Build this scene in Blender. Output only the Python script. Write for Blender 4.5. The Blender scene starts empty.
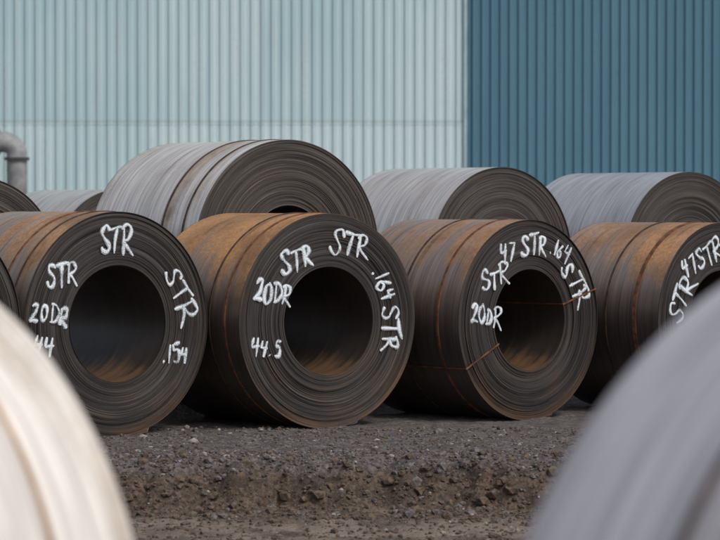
import bpy, math, random
from mathutils import Vector, noise, Matrix
random.seed(7)
S=bpy.context.scene
rad=math.radians
ZC=1.8; FPX=3000.0; HOR=210.0

# ---------------- helpers ----------------
def new_mat(name):
    m=bpy.data.materials.new(name); m.use_nodes=True
    nt=m.node_tree; nt.nodes.clear()
    out=nt.nodes.new('ShaderNodeOutputMaterial'); b=nt.nodes.new('ShaderNodeBsdfPrincipled')
    nt.links.new(b.outputs[0],out.inputs[0])
    return m,nt,b,out
class G:
    def __init__(s,nt): s.nt=nt
    def n(s,t,**k):
        nd=s.nt.nodes.new(t)
        for a,v in k.items(): setattr(nd,a,v)
        return nd
    def put(s,sock,v):
        if isinstance(v,bpy.types.NodeSocket): s.nt.links.new(v,sock)
        else: sock.default_value=v
    def math(s,op,a,b=0.0,c=0.0,clamp=False):
        nd=s.n('ShaderNodeMath',operation=op); nd.use_clamp=clamp
        s.put(nd.inputs[0],a); s.put(nd.inputs[1],b); s.put(nd.inputs[2],c)
        return nd.outputs[0]
    def mix(s,f,a,b):
        nd=s.n('ShaderNodeMix',data_type='RGBA'); 
        s.put(nd.inputs[0],f); s.put(nd.inputs[6],a); s.put(nd.inputs[7],b)
        return nd.outputs[2]
    def noise(s,vec,scale,detail=3,rough=.55):
        nd=s.n('ShaderNodeTexNoise'); 
        if vec is not None: s.put(nd.inputs['Vector'],vec)
        nd.inputs['Scale'].default_value=scale; nd.inputs['Detail'].default_value=detail; nd.inputs['Roughness'].default_value=rough
        return nd.outputs['Fac']
    def ramp(s,f,lo,hi,a=0.0,b=1.0):
        nd=s.n('ShaderNodeMapRange'); nd.interpolation_type='SMOOTHSTEP'
        s.put(nd.inputs[0],f); nd.inputs[1].default_value=lo; nd.inputs[2].default_value=hi
        nd.inputs[3].default_value=a; nd.inputs[4].default_value=b
        return nd.outputs[0]
    def comb(s,x,y,z):
        nd=s.n('ShaderNodeCombineXYZ'); s.put(nd.inputs[0],x); s.put(nd.inputs[1],y); s.put(nd.inputs[2],z); return nd.outputs[0]
    def bump(s,h,strength,dist):
        nd=s.n('ShaderNodeBump'); s.put(nd.inputs['Height'],h); nd.inputs['Strength'].default_value=strength; nd.inputs['Distance'].default_value=dist
        return nd.outputs[0]
def col(*c): return (c[0],c[1],c[2],1.0)
def mesh_obj(name,vs,fs,mats,mi=None,smooth=None):
    me=bpy.data.meshes.new(name); me.from_pydata(vs,[],fs)
    for m in mats: me.materials.append(m)
    if mi: me.polygons.foreach_set('material_index',mi)
    if smooth is not None:
        me.polygons.foreach_set('use_smooth',smooth if isinstance(smooth,list) else [smooth]*len(fs))
    me.update()
    o=bpy.data.objects.new(name,me); S.collection.objects.link(o); return o

# ---------------- materials: coils ----------------
def body_mat(name,steel,rustc,rust,seed,length,R,metal=.5,rough=.36,streak=1.0,top=.40,lowshade=.8,dkamt=.5):
    m,nt,b,out=new_mat(name); g=G(nt)
    tc=g.n('ShaderNodeTexCoord'); sp=g.n('ShaderNodeSeparateXYZ'); nt.links.new(tc.outputs['Object'],sp.inputs[0])
    x,y,z=sp.outputs
    ys=g.math('ADD',y,seed*3.7)
    band=g.noise(g.comb(g.math('MULTIPLY',ys,6),g.math('MULTIPLY',x,.5),g.math('MULTIPLY',z,.5)),1,3,.6)
    fine=g.noise(g.comb(g.math('MULTIPLY',ys,45),g.math('MULTIPLY',x,1.6),g.math('MULTIPLY',z,1.6)),1,2,.6)
    blot=g.noise(g.comb(g.math('MULTIPLY',ys,2.2),g.math('MULTIPLY',x,2.2),g.math('MULTIPLY',z,2.2)),1,4,.62)
    spk=g.noise(g.comb(ys,x,z),38,3,.7)
    edge=g.ramp(y,0,length*.8,.12,-.06)
    up=g.ramp(z,-.1*R,.92*R,-top,top*.45)     # rust grows stronger towards the upper side
    rr=g.math('ADD',g.math('ADD',g.math('MULTIPLY',band,.85*streak),g.math('MULTIPLY',blot,.45)),g.math('ADD',edge,up))
    rr=g.math('ADD',rr,g.math('MULTIPLY',spk,.22))
    rf=g.ramp(rr,.98-rust*.55,1.28-rust*.45)
    base=g.mix(g.ramp(fine,.3,.7),col(*[c*.72 for c in steel]),col(*[min(1,c*1.2) for c in steel]))
    rc=g.mix(g.ramp(spk,.35,.65),col(*[c*.66 for c in rustc]),col(*rustc))
    rc=g.mix(g.ramp(blot,.38,.68),rc,g.mix(.55,rc,col(.09,.055,.035)))
    c=g.mix(rf,base,rc)
    dk=g.ramp(g.noise(g.comb(g.math('MULTIPLY',ys,16),g.math('MULTIPLY',x,.8),g.math('MULTIPLY',z,.8)),1,2,.5),.58,.72)
    c=g.mix(g.math('MULTIPLY',dk,dkamt),c,col(.05,.038,.032))
    if lowshade: c=g.mix(g.ramp(z,-.15*R,.70*R,lowshade,0),c,col(.045,.032,.027))  # shade from neighbouring coils, painted into the lower body colour
    g.put(b.inputs['Base Color'],c)
    g.put(b.inputs['Metallic'],g.ramp(rf,0,1,metal,.1))
    g.put(b.inputs['Roughness'],g.math('ADD',g.ramp(rf,0,1,rough,rough+.18),g.math('MULTIPLY',g.math('SUBTRACT',blot,.5),.35)))
    g.put(b.inputs['Normal'],g.bump(fine,.2,.004))
    return m
def face_mat(name,dark,light,rustc,rust,seed,R):
    m,nt,b,out=new_mat(name); g=G(nt)
    tc=g.n('ShaderNodeTexCoord'); sp=g.n('ShaderNodeSeparateXYZ'); nt.links.new(tc.outputs['Object'],sp.inputs[0])
    x,y,z=sp.outputs
    r=g.math('SQRT',g.math('ADD',g.math('MULTIPLY',x,x),g.math('MULTIPLY',z,z)))
    r2=g.math('ADD',r,seed*2.3)
    f1=g.noise(g.comb(g.math('MULTIPLY',r2,170),g.math('MULTIPLY',x,1.2),g.math('MULTIPLY',z,1.2)),1,2,.65)
    f2=g.noise(g.comb(g.math('MULTIPLY',r2,34),g.math('MULTIPLY',x,.7),g.math('MULTIPLY',z,.7)),1,3,.6)
    f3=g.noise(g.comb(g.math('MULTIPLY',r2,6),g.math('MULTIPLY',x,2.2),g.math('MULTIPLY',z,2.2)),1,3,.6)
    spk=g.noise(tc.outputs['Object'],55,3,.7)
    v=g.math('ADD',g.math('MULTIPLY',f1,.6),g.math('MULTIPLY',f2,.4))
    c=g.mix(g.ramp(v,.36,.68),col(*dark),col(*light))
    # a few bare, scraped wraps
    c=g.mix(g.math('MULTIPLY',g.ramp(f1,.66,.74),.5),c,col(.30,.27,.25))
    down=g.ramp(z,-R,R*.3,.17,-.04)
    outer=g.ramp(r,R*.86,R*.99,0,.14)
    inner=g.ramp(r,R*.5,R*.62,.10,0)
    rr=g.math('ADD',g.math('ADD',g.math('MULTIPLY',f3,.8),g.math('MULTIPLY',spk,.25)),g.math('ADD',down,g.math('ADD',outer,inner)))
    rf=g.ramp(rr,.72-rust*.3,.98-rust*.3)
    rc=g.mix(g.ramp(f2,.3,.7),col(*[q*.4 for q in rustc]),col(*rustc))
    c=g.mix(g.math('MULTIPLY',rf,.6),c,rc)
    g.put(b.inputs['Base Color'],c)
    b.inputs['Metallic'].default_value=.3
    g.put(b.inputs['Roughness'],g.ramp(f3,.3,.7,.36,.58))
    g.put(b.inputs['Normal'],g.bump(f1,.6,.006))
    return m
def bore_mat(name,Rin):
    m,nt,b,out=new_mat(name); g=G(nt)
    tc=g.n('ShaderNodeTexCoord'); sp=g.n('ShaderNodeSeparateXYZ'); nt.links.new(tc.outputs['Object'],sp.inputs[0])
    x,y,z=sp.outputs
    f=g.noise(g.comb(g.math('MULTIPLY',y,14),x,z),1,3,.6); f2=g.noise(tc.outputs['Object'],4,3,.65)
    low=g.ramp(z,-Rin,-Rin*.2,.22,-.2)  # warm glints on the bore floor painted in together with its rust
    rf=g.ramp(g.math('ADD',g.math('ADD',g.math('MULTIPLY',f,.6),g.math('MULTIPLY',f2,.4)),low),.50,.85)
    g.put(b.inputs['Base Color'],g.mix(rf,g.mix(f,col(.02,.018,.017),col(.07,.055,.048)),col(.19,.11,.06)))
    b.inputs['Metallic'].default_value=.3; b.inputs['Roughness'].default_value=.42
    return m
def simple(name,c1,c2,scale,rough=.7,metal=0,bump=.2,dist=.003):
    m,nt,b,out=new_mat(name); g=G(nt)
    tc=g.n('ShaderNodeTexCoord'); f=g.noise(tc.outputs['Object'],scale,3,.65)
    g.put(b.inputs['Base Color'],g.mix(g.ramp(f,.35,.65),col(*c1),col(*c2)))
    b.inputs['Roughness'].default_value=rough; b.inputs['Metallic'].default_value=metal
    if bump: g.put(b.inputs['Normal'],g.bump(f,bump,dist))
    return m
strap_m=simple('strap_steel',(.08,.035,.02),(.22,.085,.035),14,.6,.2)
strap_dk=simple('strap_dark',(.035,.025,.02),(.09,.055,.04),14,.55,.3)
def chalk_mat(name,lo,hi,a,bb):
    m,nt,b,out=new_mat(name); g=G(nt)
    tc=g.n('ShaderNodeTexCoord'); f=g.noise(tc.outputs['Object'],85,2,.75); f2=g.noise(tc.outputs['Object'],8,2)
    b.inputs['Base Color'].default_value=col(.72,.78,.84); b.inputs['Roughness'].default_value=.95
    g.put(b.inputs['Alpha'],g.ramp(g.math('ADD',f,g.math('MULTIPLY',f2,.8)),lo,hi,a,bb)); return m
chalk=chalk_mat('chalk',.66,.98,.18,1.0); haze=chalk_mat('chalk_dust',.70,1.15,0.0,.45)

# ---------------- chalk lettering ----------------
FONT={'S':[[(.66,.80),(.45,1),(.15,.94),(.06,.74),(.3,.55),(.56,.38),(.58,.16),(.35,.0),(.08,.06),(-.06,.2)]],
'T':[[(-.15,.92),(.35,.98),(.85,1.06)],[(.36,1),(.30,.5),(.27,-.04)]],
'R':[[(.04,-.02),(.08,.5),(.1,1)],[(-.08,.90),(.2,1.04),(.5,1.0),(.60,.8),(.45,.58),(.08,.46),(.35,.3),(.78,-.08)]],
'2':[[(.02,.78),(.25,1),(.5,.92),(.52,.7),(.3,.35),(-.02,.03),(.25,.08),(.66,.0)]],
'0':[[(.36,1),(.08,.78),(.03,.3),(.26,0),(.52,.22),(.56,.72),(.28,1.02)]],
'D':[[(.1,0),(.12,1)],[(-.06,.98),(.4,.93),(.66,.55),(.45,.12),(-.04,.0)]],
'4':[[(.14,1),(.03,.48)],[(.03,.48),(.66,.56)],[(.52,.98),(.44,-.10)]],
'5':[[(.66,1.02),(.15,.98)],[(.15,.98),(.1,.6)],[(.1,.6),(.4,.66),(.6,.36),(.4,.03),(.0,.06)]],
'1':[[(.26,1),(.2,-.02)]],'6':[[(.5,1),(.15,.65),(.05,.3),(.25,0),(.5,.12),(.5,.38),(.25,.5),(.08,.35)]],
'7':[[(0,.95),(.62,1.02)],[(.62,1.02),(.25,-.04)]],'.':[[(.02,.06),(.16,.02)]]}
ADV={'1':.50,'.':.40,'S':.82,'T':.82}
def catmull(p,k=6):
    if len(p)<3: 
        a,b=p[0],p[-1]; return [(a[0]+(b[0]-a[0])*i/4,a[1]+(b[1]-a[1])*i/4) for i in range(5)]
    P=[p[0]]+p+[p[-1]]; o=[]
    for i in range(1,len(P)-2):
        for j in range(k):
            t=j/k; q=[]
            for d in (0,1):
                a,b,c,e=P[i-1][d],P[i][d],P[i+1][d],P[i+2][d]
                q.append(.5*(2*b+(c-a)*t+(2*a-5*b+4*c-e)*t*t+(3*b-a-3*c+e)*t**3))
            o.append(tuple(q))
    o.append(p[-1]); return o
def chalk_text(parent,items,scale,asp,cx,cy,rng):
    lines=[]
    for (txt,px,py,w,h,rot) in items:
        tot=sum(ADV.get(c,.78) for c in txt)
        U=(px-cx)/(scale*asp); V=-(py-cy)/scale
        hh=h/scale; ww=w/scale
        kx=ww/tot
        cr,sr=math.cos(rad(rot)),math.sin(rad(rot)); adv=0
        slant=rng.uniform(-.10,.12)
        for ch in txt:
            jr=slant+rng.uniform(-.12,.12); js=rng.uniform(.82,1.12); jy=rng.uniform(-.10,.10)
            wt=rng.uniform(.8,1.12)
            for st in FONT[ch]:
                pts=catmull([(a+rng.uniform(-.06,.06),b_+rng.uniform(-.05,.05)) for a,b_ in st])
                ph=rng.uniform(0,9); L_=[]
                for i,(a,b_) in enumerate(pts):
                    a2=a*js+jr*(b_-.5); b2=b_*js-jr*.6*a+jy
                    lx=(adv+a2)*kx-ww/2; ly=(b2-.5)*hh
                    e=min(1,.55+.25*min(i,len(pts)-1-i))
                    L_.append((U+lx*cr-ly*sr,V+lx*sr+ly*cr,e*wt*(.95+.25*math.sin(ph+i*.4)+rng.uniform(-.08,.08))))
                lines.append(L_)
            adv+=ADV.get(ch,.78)
    for nm,dep,mat,yy,sc_y in (('chalk_marking',.0118,chalk,-.0015,.22),('chalk_dust',.021,haze,-.0005,.06)):
        cu=bpy.data.curves.new(nm,'CURVE'); cu.dimensions='3D'
        cu.bevel_depth=dep; cu.bevel_resolution=1; cu.use_fill_caps=True
        for L_ in lines:
            sp=cu.splines.new('POLY'); sp.points.add(len(L_)-1)
            for i,(X,Z,r) in enumerate(L_):
                sp.points[i].co=(X,0,Z,1); sp.points[i].radius=r
        o=bpy.data.objects.new(nm,cu); S.collection.objects.link(o)
        cu.materials.append(mat); o.parent=parent; o.location=(0,yy,0); o.scale=(1,sc_y,1)

# ---------------- coil ----------------
def ring_strap(parent,R,y0,w,mat,name='strap',r_in=None):
    N=128; vs=[];fs=[]
    prof=[(R-.004,y0),(R+.008,y0),(R+.008,y0+w),(R-.004,y0+w)]
    for i in range(N):
        a=2*math.pi*i/N; e=.005*math.sin(a*2+y0*9)+.002*math.sin(a*5)
        for j,(r,y) in enumerate(prof): vs.append((r*math.cos(a),y+e,r*math.sin(a)))
    for i in range(N):
        for j in range(3):
            a=i*4+j; b_=((i+1)%N)*4+j; fs.append((a,a+1,b_+1,b_))
    o=mesh_obj(name,vs,fs,[mat],smooth=False); o.parent=parent
def eye_strap(parent,R,Rin,L,phi,w,mat):
    t=.005
    c,s=math.cos(rad(phi)),math.sin(rad(phi)); T=Vector((-s,0,c)); D=Vector((c,0,s))
    o1=R+.012; 
    path=[(Rin-.006,-.006),(o1,-.006),(o1,L+.008),(Rin-.006,L+.008)]
    inn=[(Rin-.001,-.001),(o1-t,-.001),(o1-t,L+.002),(Rin-.001,L+.002)]
    vs=[];fs=[]
    for (p,q) in zip(path,inn):
        for rr,yy in (p,q):
            for sgn in (-1,1):
                v=D*rr+T*(w/2*sgn)+Vector((0,yy,0)); vs.append(tuple(v))
    for i in range(4):
        a=i*4; b_=((i+1)%4)*4
        fs+= [(a,a+1,b_+1,b_),(a+2,b_+2,b_+3,a+3),(a,b_,b_+2,a+2),(a+1,a+3,b_+3,b_+1)]
    o=mesh_obj('eye_strap',vs,fs,[mat],smooth=False); o.parent=parent
def coil(R,Rin,L,loc,ang,bm,fm,seed,nr=80,seam=-70,flare=.01,rings=(),eyes=(),N=224,tele=.016):
    rng=random.Random(seed)
    vs=[];fs=[];mi=[];sm=[]
    prof=[]
    prof.append((Rin,L,2))
    for k in range(5,-1,-1): prof.append((Rin,.004+k*(L-.01)/6,2))
    th=(R-Rin)/nr; off=.006
    for k in range(nr):
        off+=rng.uniform(-.006,.006); off=min(max(off,.0008),tele)
        if rng.random()<.07: off=rng.uniform(.001,tele*.8)
        if k==nr-1: off=.001
        a=Rin+k*th; prof.append((a,off,1)); prof.append((a+th*.93,off,1)); prof.append((a+th*.985,off+.006,1))
    nb=20
    for k in range(nb+1):
        y=.004+(L-.008)*k/nb; prof.append((R,y,0))
    for k in range(7,-1,-1): prof.append((Rin+(R-Rin)*k/7,L+rng.uniform(0,.004),1))
    M=len(prof)
    for i in range(N):
        f=i/N; a=rad(seam)+2*math.pi*f
        ca,sa=math.cos(a),math.sin(a)
        fl=flare*max(0,(f-.955)/.045)**2
        for (r,y,t) in prof:
            k=(r-Rin)/(R-Rin)
            rr=r+k*(.004-.008*(1-f))
            if t==0: rr+=fl+.0016*noise.noise(Vector((y*6+seed,ca*2,sa*2)))
            if t==1: y2=y+.004*noise.noise(Vector((r*9+seed*3,ca*.9,sa*.9)))
            else: y2=y
            vs.append((rr*ca,y2,rr*sa))
    for i in range(N):
        for j in range(M-1):
            a=i*M+j; b_=((i+1)%N)*M+j
            fs.append((a,b_,b_+1,a+1)); 
            t=prof[j][2] if prof[j][2]==prof[j+1][2] else 1
            mi.append(t); sm.append(t==0)
    o=mesh_obj('steel_coil',vs,fs,[bm,fm,bore_mat('coil_bore',Rin)],mi,sm)
    o.data.set_sharp_from_angle(angle=rad(35))
    o.data.polygons.foreach_set('use_smooth',sm); o.data.update()
    o.location=loc; o.rotation_euler=(0,0,rad(ang))
    for (y0,w,m) in rings: ring_strap(o,R,y0,w,m)
    for (phi,w) in eyes: eye_strap(o,R,Rin,L,phi,w,strap_m)
    return o

def px2(px,Y): return (px-360)/FPX*Y
DK=(.017,.0145,.0145); LT=(.090,.079,.076)
def front(cx,Y,D,hr,L,ang,rust,steel,rustc,seed,items,rings,eyes=(),frust=.3,flare=.01):
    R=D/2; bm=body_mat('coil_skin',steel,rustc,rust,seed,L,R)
    fm=face_mat('coil_edge',DK,LT,(.16,.085,.045),frust,seed,R)
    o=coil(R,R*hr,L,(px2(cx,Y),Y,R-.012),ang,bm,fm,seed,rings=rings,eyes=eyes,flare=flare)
    if items:
        sc=FPX/Y; chalk_text(o,items,sc,math.cos(rad(ang)),cx,HOR+(ZC-R)*sc,random.Random(seed+50))
    return o
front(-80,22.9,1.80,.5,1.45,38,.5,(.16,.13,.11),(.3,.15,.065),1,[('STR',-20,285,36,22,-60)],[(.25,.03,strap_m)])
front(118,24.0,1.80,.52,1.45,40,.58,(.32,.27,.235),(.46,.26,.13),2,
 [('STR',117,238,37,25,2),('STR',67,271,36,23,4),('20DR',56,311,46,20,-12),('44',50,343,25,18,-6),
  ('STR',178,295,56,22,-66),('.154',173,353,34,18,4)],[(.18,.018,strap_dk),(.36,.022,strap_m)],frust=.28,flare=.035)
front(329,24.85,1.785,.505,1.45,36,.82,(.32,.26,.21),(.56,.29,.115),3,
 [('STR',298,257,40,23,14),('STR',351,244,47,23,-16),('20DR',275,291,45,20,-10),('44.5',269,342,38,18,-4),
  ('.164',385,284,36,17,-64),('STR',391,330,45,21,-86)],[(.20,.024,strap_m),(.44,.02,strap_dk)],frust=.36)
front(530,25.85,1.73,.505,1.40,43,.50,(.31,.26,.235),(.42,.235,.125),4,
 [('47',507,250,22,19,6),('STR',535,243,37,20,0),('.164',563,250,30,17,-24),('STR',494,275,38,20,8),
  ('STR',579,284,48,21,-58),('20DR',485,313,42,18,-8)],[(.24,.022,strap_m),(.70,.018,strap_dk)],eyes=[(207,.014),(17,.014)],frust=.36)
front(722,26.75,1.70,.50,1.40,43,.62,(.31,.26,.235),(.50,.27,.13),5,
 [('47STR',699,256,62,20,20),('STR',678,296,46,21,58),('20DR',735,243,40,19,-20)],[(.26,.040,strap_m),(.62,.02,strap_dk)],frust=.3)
# rear row on the raised hard standing
def rear(cx,cy,Y,D,L,ang,rust,steel,seed,rings=()):
    sc=FPX/Y; R=D/2
    bm=body_mat('coil_skin_rear',steel,(.40,.30,.22),rust,seed,L,R,metal=.5,rough=.34,top=.05,lowshade=.3,dkamt=.35)
    fm=face_mat('coil_edge_rear',(.026,.022,.021),(.115,.098,.090),(.16,.10,.06),.25,seed,R)
    return coil(R,R*.42,L,(px2(cx,Y),Y,.40+R),ang,bm,fm,seed,rings=rings)
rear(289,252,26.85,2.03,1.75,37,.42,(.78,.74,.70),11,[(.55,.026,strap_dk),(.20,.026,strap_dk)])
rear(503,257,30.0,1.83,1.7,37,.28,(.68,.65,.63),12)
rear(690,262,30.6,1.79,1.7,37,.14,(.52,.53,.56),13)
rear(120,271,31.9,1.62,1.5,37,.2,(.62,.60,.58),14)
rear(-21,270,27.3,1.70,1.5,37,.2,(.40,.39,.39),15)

# foreground coils (axes run toward the viewer)
fbm=body_mat('coil_skin_sunlit',(.80,.76,.71),(.56,.42,.30),.24,21,1.5,.94,metal=.1,rough=.42,top=.0,lowshade=0,dkamt=.12)  # sunlit look of the left coil put into its bright base colour
ffm=face_mat('coil_edge_fg',DK,LT,(.2,.1,.05),.3,21,.95)
sband=simple('strap_pale',(.40,.27,.17),(.55,.40,.28),6,.6,.2)
def fg(cxp,Yf,D,L,ang,bm,seed,rings=()):
    R=D/2; X=px2(cxp,Yf)
    return coil(R,R*.45,L,(X,Yf,R-.26),ang,bm,ffm,seed,nr=40,seam=-90,rings=rings)
fg(-152,7.4,1.98,1.5,180-37,fbm,21,[(.26,.014,sband)])
gbm=body_mat('coil_skin_grey',(.47,.47,.51),(.38,.34,.33),.12,22,1.5,1.0,metal=.25,rough=.45,top=.0,lowshade=0,dkamt=.3)
fg(897,5.4,2.03,1.5,180+37,gbm,22,[(.36,.012,strap_dk)])

# ---------------- ground ----------------
def ss(a,b,x):
    t=min(1,max(0,(x-a)/(b-a))); return t*t*(3-2*t)
def fb(x,y,s,o=4):
    return noise.fractal(Vector((x*s,y*s,3.1)),1.0,2.0,o)
def hgt(x,y):
    e=21.5+.26*noise.noise(Vector((x*.7,1.3,0)))+.16*noise.noise(Vector((x*2.6,5,0)))+.07*noise.noise(Vector((x*8,2,0)))
    t=ss(e-.55,e,y)
    lowz=-.36
    h=lowz+(-lowz-.005)*t
    slope=t*(1-t)*4
    h+=slope*(.14*fb(x,y,4,4)+.05*abs(fb(x,y,14,3)))+ .018*fb(x,y,4,4)+.010*fb(x,y,18,3)
    h+=.06*math.exp(-((y-e-.12)/.20)**2)*(.4+1.3*noise.noise(Vector((x*1.7,9,0)))+.5*noise.noise(Vector((x*7,y*7,4))))
    h+=.05*math.exp(-((y-22.9)/.35)**2)*(.35+noise.noise(Vector((x*1.3,2,8))))   # low windrow along the coils
    lo=1-t
    h+=lo*(.03*noise.noise(Vector((x*.6,y*3,7)))+.014*fb(x,y,9,3))
    if y>19: h+=lo*.06*ss(20.4,21,y)*(.5+noise.noise(Vector((x*3,y*3,2))))
    n=.6*x-.8*y
    h+=.41*ss(-21.45,-21.85,n)*ss(24.4,25.2,y)
    return h
xs=[-400,-150,-60,-25,-12,-8]+[-5.5+i*.03 for i in range(int(11/.03)+1)]+[8,12,25,60,150,400]
ys=[-300,-80,-20,0,5,9,12,15]+[17+i*.025 for i in range(int(7/.025))]+[24+i*.12 for i in range(42)]+[29.5,31,33,36,40,50,60,80,150,400,1500]
vs=[];fs=[]
for y in ys:
    for x in xs:
        vs.append((x,y,hgt(x,y)))
W=len(xs)
for j in range(len(ys)-1):
    for i in range(W-1):
        a=j*W+i; fs.append((a,a+1,a+W+1,a+W))
gm,nt,b,out=new_mat('gravel_ground'); g=G(nt)
geo=g.n('ShaderNodeNewGeometry'); pos=geo.outputs['Position']
sp=g.n('ShaderNodeSeparateXYZ'); nt.links.new(pos,sp.inputs[0])
n1=g.noise(pos,1.6,3,.6); n2=g.noise(pos,28,3,.7); n3=g.noise(pos,5,3,.6)
vo=g.n('ShaderNodeTexVoronoi'); g.put(vo.inputs['Vector'],pos); vo.inputs['Scale'].default_value=55
vcol=g.n('ShaderNodeSeparateColor'); nt.links.new(vo.outputs['Color'],vcol.inputs[0])
grey=g.mix(g.ramp(n2,.3,.7),col(.042,.036,.036),col(.150,.130,.127))
grey=g.mix(g.ramp(n3,.42,.62,0,.6),grey,col(.040,.033,.031))
grey=g.mix(g.math('MULTIPLY',g.ramp(vcol.outputs[0],.85,1),.4),grey,col(.28,.25,.24))
br=g.mix(g.ramp(n2,.3,.7),col(.028,.020,.015),col(.13,.090,.064))
br=g.mix(g.ramp(n3,.42,.62,0,.6),br,col(.025,.018,.015))
zz=g.math('ADD',sp.outputs[2],g.math('MULTIPLY',g.math('SUBTRACT',n1,.5),.22))
mixf=g.ramp(zz,-.12,-.02,1,0)
low=g.ramp(sp.outputs[2],-.37,-.30,.8,0)
c=g.mix(mixf,grey,br); c=g.mix(g.math('MULTIPLY',low,g.ramp(n1,.3,.55)),c,g.mix(n2,col(.16,.122,.10),col(.27,.22,.18)))
g.put(b.inputs['Base Color'],c); b.inputs['Roughness'].default_value=.95
g.put(b.inputs['Normal'],g.bump(n2,.9,.02))
mesh_obj('ground',vs,fs,[gm],smooth=True)

# loose stones : one mesh
ico=[(0,0,-1),(.72,-.53,-.45),(-.28,-.85,-.45),(-.89,0,-.45),(-.28,.85,-.45),(.72,.53,-.45),(.28,-.85,.45),(-.72,-.53,.45),(-.72,.53,.45),(.28,.85,.45),(.89,0,.45),(0,0,1)]
icf=[(0,1,2),(1,0,5),(0,2,3),(0,3,4),(0,4,5),(1,5,10),(2,1,6),(3,2,7),(4,3,8),(5,4,9),(1,10,6),(2,6,7),(3,7,8),(4,8,9),(5,9,10),(6,10,11),(7,6,11),(8,7,11),(9,8,11),(10,9,11)]
vs=[];fs=[];mi=[]
def stone(x,y,s,m,hz):
    z=hz; o=len(vs); a=random.uniform(0,6.28); ca,sa=math.cos(a),math.sin(a)
    sx,sy,sz=s*random.uniform(.8,1.4),s*random.uniform(.7,1.1),s*random.uniform(.5,.9)
    for p in ico:
        k=random.uniform(.75,1.2); X,Y,Z=p[0]*sx*k,p[1]*sy*k,p[2]*sz*k
        vs.append((x+X*ca-Y*sa,y+X*sa+Y*ca,z+Z+sz*.25))
    for f_ in icf: fs.append(tuple(q+o for q in f_)); mi.append(m)
for i in range(26000):
    x=random.uniform(-4.0,4.0)
    y=random.choice([random.uniform(18.5,24.8),random.uniform(20.7,22.4)])
    s=.006+.015*random.random()**2.5
    hz=hgt(x,y)
    if random.random()<.02: s=random.uniform(.02,.04)
    m=random.choices([0,1,2],[6,3,.35] if hz>-.10 else [1,7,.15])[0]
    stone(x,y,s,m,hz)
for i in range(380):       # clods lying on the broken edge of the bank
    x=random.uniform(-4,4); y=random.gauss(21.1,.25)
    hz=hgt(x,y); stone(x,y,random.uniform(.025,.06),random.choice([1,1,1,0]),hz-.012)
st=[simple('stone_grey',(.045,.039,.039),(.155,.135,.132),30,.9,bump=0),simple('stone_brown',(.038,.027,.021),(.13,.092,.066),30,.9,bump=0),simple('stone_pale',(.22,.20,.19),(.32,.29,.27),30,.9,bump=0)]
mesh_obj('gravel',vs,fs,st,mi,False)

# ---------------- buildings ----------------
def cladding(name,x0,x1,y,z0,z1,pitch,depth,mat,laps):
    vs=[];fs=[]; prof=[]
    x=x0
    while x<x1-pitch*.5:
        for dx,dy in ((0,0),(pitch*.36,0),(pitch*.50,-depth),(pitch*.86,-depth)):
            prof.append((x+dx,dy))
        x+=pitch
    prof.append((x,0)); prof.append((x1,0))
    zs=[z0]+laps+[z1]
    for k in range(len(zs)-1):
        o=len(vs); yo=-.006*k; zb=zs[k]-(.06 if k else 0)
        for (a,d) in prof: vs.append((a,y+d+yo,zb)); 
        for (a,d) in prof: vs.append((a,y+d+yo,zs[k+1]))
        n=len(prof)
        for i in range(n-1): fs.append((o+i,o+i+1,o+n+i+1,o+n+i))
    return mesh_obj(name,vs,fs,[mat],smooth=False)
def wall_mat(name,c1,c2,c3,panel,rust,rows=True):
    m,nt,b,out=new_mat(name); g=G(nt)
    geo=g.n('ShaderNodeNewGeometry'); sp=g.n('ShaderNodeSeparateXYZ'); nt.links.new(geo.outputs['Position'],sp.inputs[0])
    x,y,z=sp.outputs
    pn=g.n('ShaderNodeTexWhiteNoise'); pn.noise_dimensions='2D'
    row=g.math('FLOOR',g.math('DIVIDE',g.math('SUBTRACT',z,3.56),3.4)) if rows else 0.0
    g.put(pn.inputs['Vector'],g.comb(g.math('FLOOR',g.math('DIVIDE',x,panel)),row,0))
    streak=g.noise(g.comb(g.math('MULTIPLY',x,5),0.0,g.math('MULTIPLY',z,.35)),1,3,.6)
    big=g.noise(g.comb(x,0.0,z),.25,3,.55)
    fine=g.noise(g.comb(x,0.0,z),9,3,.7)
    f=g.math('ADD',g.math('MULTIPLY',pn.outputs['Value'],.26),g.math('ADD',g.math('MULTIPLY',streak,.45),g.math('MULTIPLY',big,.5)))
    if rows:
        f=g.math('ADD',f,g.math('MULTIPLY',g.math('LESS_THAN',z,3.56),.22))
        f=g.math('ADD',f,g.math('MULTIPLY',g.math('GREATER_THAN',x,-4.3),.08))
    c=g.mix(g.ramp(f,.35,1.0),col(*c1),col(*c2))
    c=g.mix(g.math('MULTIPLY',g.ramp(g.math('ADD',g.math('MULTIPLY',streak,.6),g.math('MULTIPLY',fine,.4)),.54,.68),rust),c,col(*c3))
    if rows:
        lap=g.math('ADD',g.math('COMPARE',z,3.56,.035),g.math('COMPARE',z,6.96,.03))
        c=g.mix(g.math('MULTIPLY',lap,.3),c,col(.22,.27,.27))
    g.put(b.inputs['Base Color'],c); b.inputs['Roughness'].default_value=.55
    return m
wl=wall_mat('cladding_pale',(.33,.49,.545),(.51,.63,.66),(.42,.42,.38),1.0,.3)
wd=wall_mat('cladding_blue',(.064,.165,.235),(.095,.215,.29),(.045,.115,.16),1.0,.4,False)
XS=(467-360)/FPX*60
def empty(name):
    o=bpy.data.objects.new(name,None); S.collection.objects.link(o); return o
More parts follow.
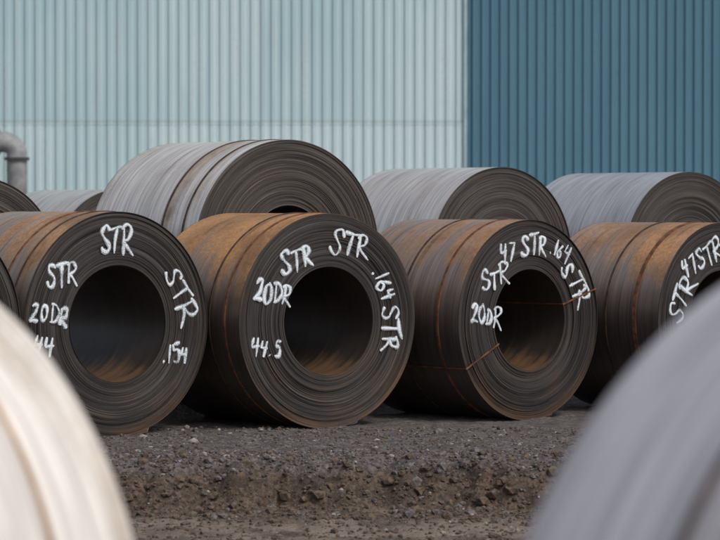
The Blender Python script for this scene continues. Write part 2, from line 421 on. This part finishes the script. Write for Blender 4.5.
def box(name,x0,x1,y0,y1,z0,z1,mat,parent):
    v=[(x,y,z) for x in (x0,x1) for y in (y0,y1) for z in (z0,z1)]
    f=[(0,1,3,2),(4,6,7,5),(0,4,5,1),(2,3,7,6),(0,2,6,4),(1,5,7,3)]
    o=mesh_obj(name,v,f,[mat]); 
    bv=o.modifiers.new('b','BEVEL'); bv.width=.006; bv.segments=1
    o.parent=parent; return o
conc=simple('concrete',(.25,.24,.22),(.36,.35,.33),3,.85)
roofm=simple('roof_metal',(.25,.27,.28),(.33,.35,.36),2,.5,.3)
palet=simple('trim_pale',(.30,.42,.47),(.38,.50,.54),4,.5)
darkt=simple('trim_blue',(.05,.13,.19),(.07,.16,.22),4,.5)
bA=empty('industrial_building'); bB=empty('industrial_building')
o=cladding('cladding',-32,XS-.05,60,.7,13,.205,.035,wl,[3.56,6.96,10.4]); o.parent=bA
o=cladding('cladding',XS+.02,34,60.10,.7,13,.185,.045,wd,[]); o.parent=bB
box('corner_trim',XS-.07,XS-.004,59.93,60.2,.7,13,palet,bA)
box('corner_trim',XS,XS+.05,59.98,60.25,.7,13,darkt,bB)
box('plinth',-32,XS-.004,60.0,60.3,-.2,.9,conc,bA); box('plinth',XS+.03,34,60.12,60.4,-.2,.9,conc,bB)
box('core',-32,XS,60.35,95,0,12.9,roofm,bA); box('core',XS+.03,34,60.5,95,0,12.9,roofm,bB)
box('eaves_flashing',-32.1,XS,59.85,60.3,12.98,13.25,palet,bA); box('eaves_flashing',XS+.03,34.1,59.9,60.4,12.98,13.25,darkt,bB)

dm=simple('duct_grey',(.20,.21,.22),(.30,.31,.32),5,.6,.1)
def tube(name,pts,r,mat,parent,N=20):
    vs=[];fs=[]
    for k,p in enumerate(pts):
        a=Vector(pts[max(0,k-1)][:3]); c=Vector(pts[min(len(pts)-1,k+1)][:3]); d=(c-a).normalized()
        u=Vector((0,1,0)); w=d.cross(u).normalized()
        for i in range(N):
            t=2*math.pi*i/N; q=Vector(p[:3])+u*math.cos(t)*r+w*math.sin(t)*r; vs.append(tuple(q))
    for k in range(len(pts)-1):
        for i in range(N):
            a=k*N+i; b_=k*N+(i+1)%N; fs.append((a,b_,b_+N,a+N))
    fs.append(tuple(range(N))); fs.append(tuple((len(pts)-1)*N+i for i in range(N)))
    o=mesh_obj(name,vs,fs,[mat],smooth=[True]*(len(fs)-2)+[False]*2); o.parent=parent
du=empty('ventilation_duct')
Yd=58.6; sc=FPX/Yd
def PX(px): return (px-360)/sc
def PZ(py): return ZC+(HOR-py)/sc
r=.20
cx_=PX(17); zt=PZ(142)
pts=[(PX(-60),Yd,zt),(cx_-.35,Yd,zt)]
for k in range(1,9):
    t=k/8*math.pi/2; pts.append((cx_-.25+.25*math.sin(t),Yd,zt-.25+.25*math.cos(t)))
pts.append((cx_,Yd,.25))
tube('pipe',pts,r,dm,du)
tube('flange',[(cx_,Yd,zt-.30),(cx_,Yd,zt-.36)],.25,dm,du)
tube('flange_2',[(cx_-.33,Yd,zt),(cx_-.39,Yd,zt)],.25,dm,du)
box('bracket',cx_-.05,cx_+.05,Yd+.18,59.95,1.9,1.98,dm,du)

# ---------------- light ----------------
w=bpy.data.worlds.new('World'); S.world=w; w.use_nodes=True
nt=w.node_tree; bg=nt.nodes['Background']; sky=nt.nodes.new('ShaderNodeTexSky'); sky.sky_type='NISHITA'; sky.sun_disc=False
EL,AZ=48,140
sky.sun_elevation=rad(EL); sky.sun_rotation=rad(AZ); sky.dust_density=4; sky.air_density=1.0
hs=nt.nodes.new('ShaderNodeHueSaturation'); hs.inputs['Saturation'].default_value=.5
nt.links.new(sky.outputs[0],hs.inputs['Color']); nt.links.new(hs.outputs[0],bg.inputs[0]); bg.inputs[1].default_value=.13
sl=bpy.data.lights.new('sun','SUN'); sl.energy=1.4; sl.angle=rad(14); sl.color=(1,.95,.88)
so=bpy.data.objects.new('sun',sl); S.collection.objects.link(so)
d=Vector((math.sin(rad(AZ))*math.cos(rad(EL)),math.cos(rad(AZ))*math.cos(rad(EL)),math.sin(rad(EL))))
so.rotation_euler=d.to_track_quat('Z','Y').to_euler()

# ---------------- camera ----------------
cam=bpy.data.cameras.new('camera'); co=bpy.data.objects.new('camera',cam); S.collection.objects.link(co)
cam.lens=FPX/720*36; cam.sensor_width=36; cam.clip_end=3000; cam.clip_start=.1
co.location=(0,0,ZC); co.rotation_euler=(rad(90)-math.atan((270-HOR)/FPX),0,0)
cam.dof.use_dof=True; cam.dof.focus_distance=24.2; cam.dof.aperture_fstop=3.8
S.camera=co
S.view_settings.view_transform='Standard'; S.view_settings.look='None'; S.view_settings.exposure=0
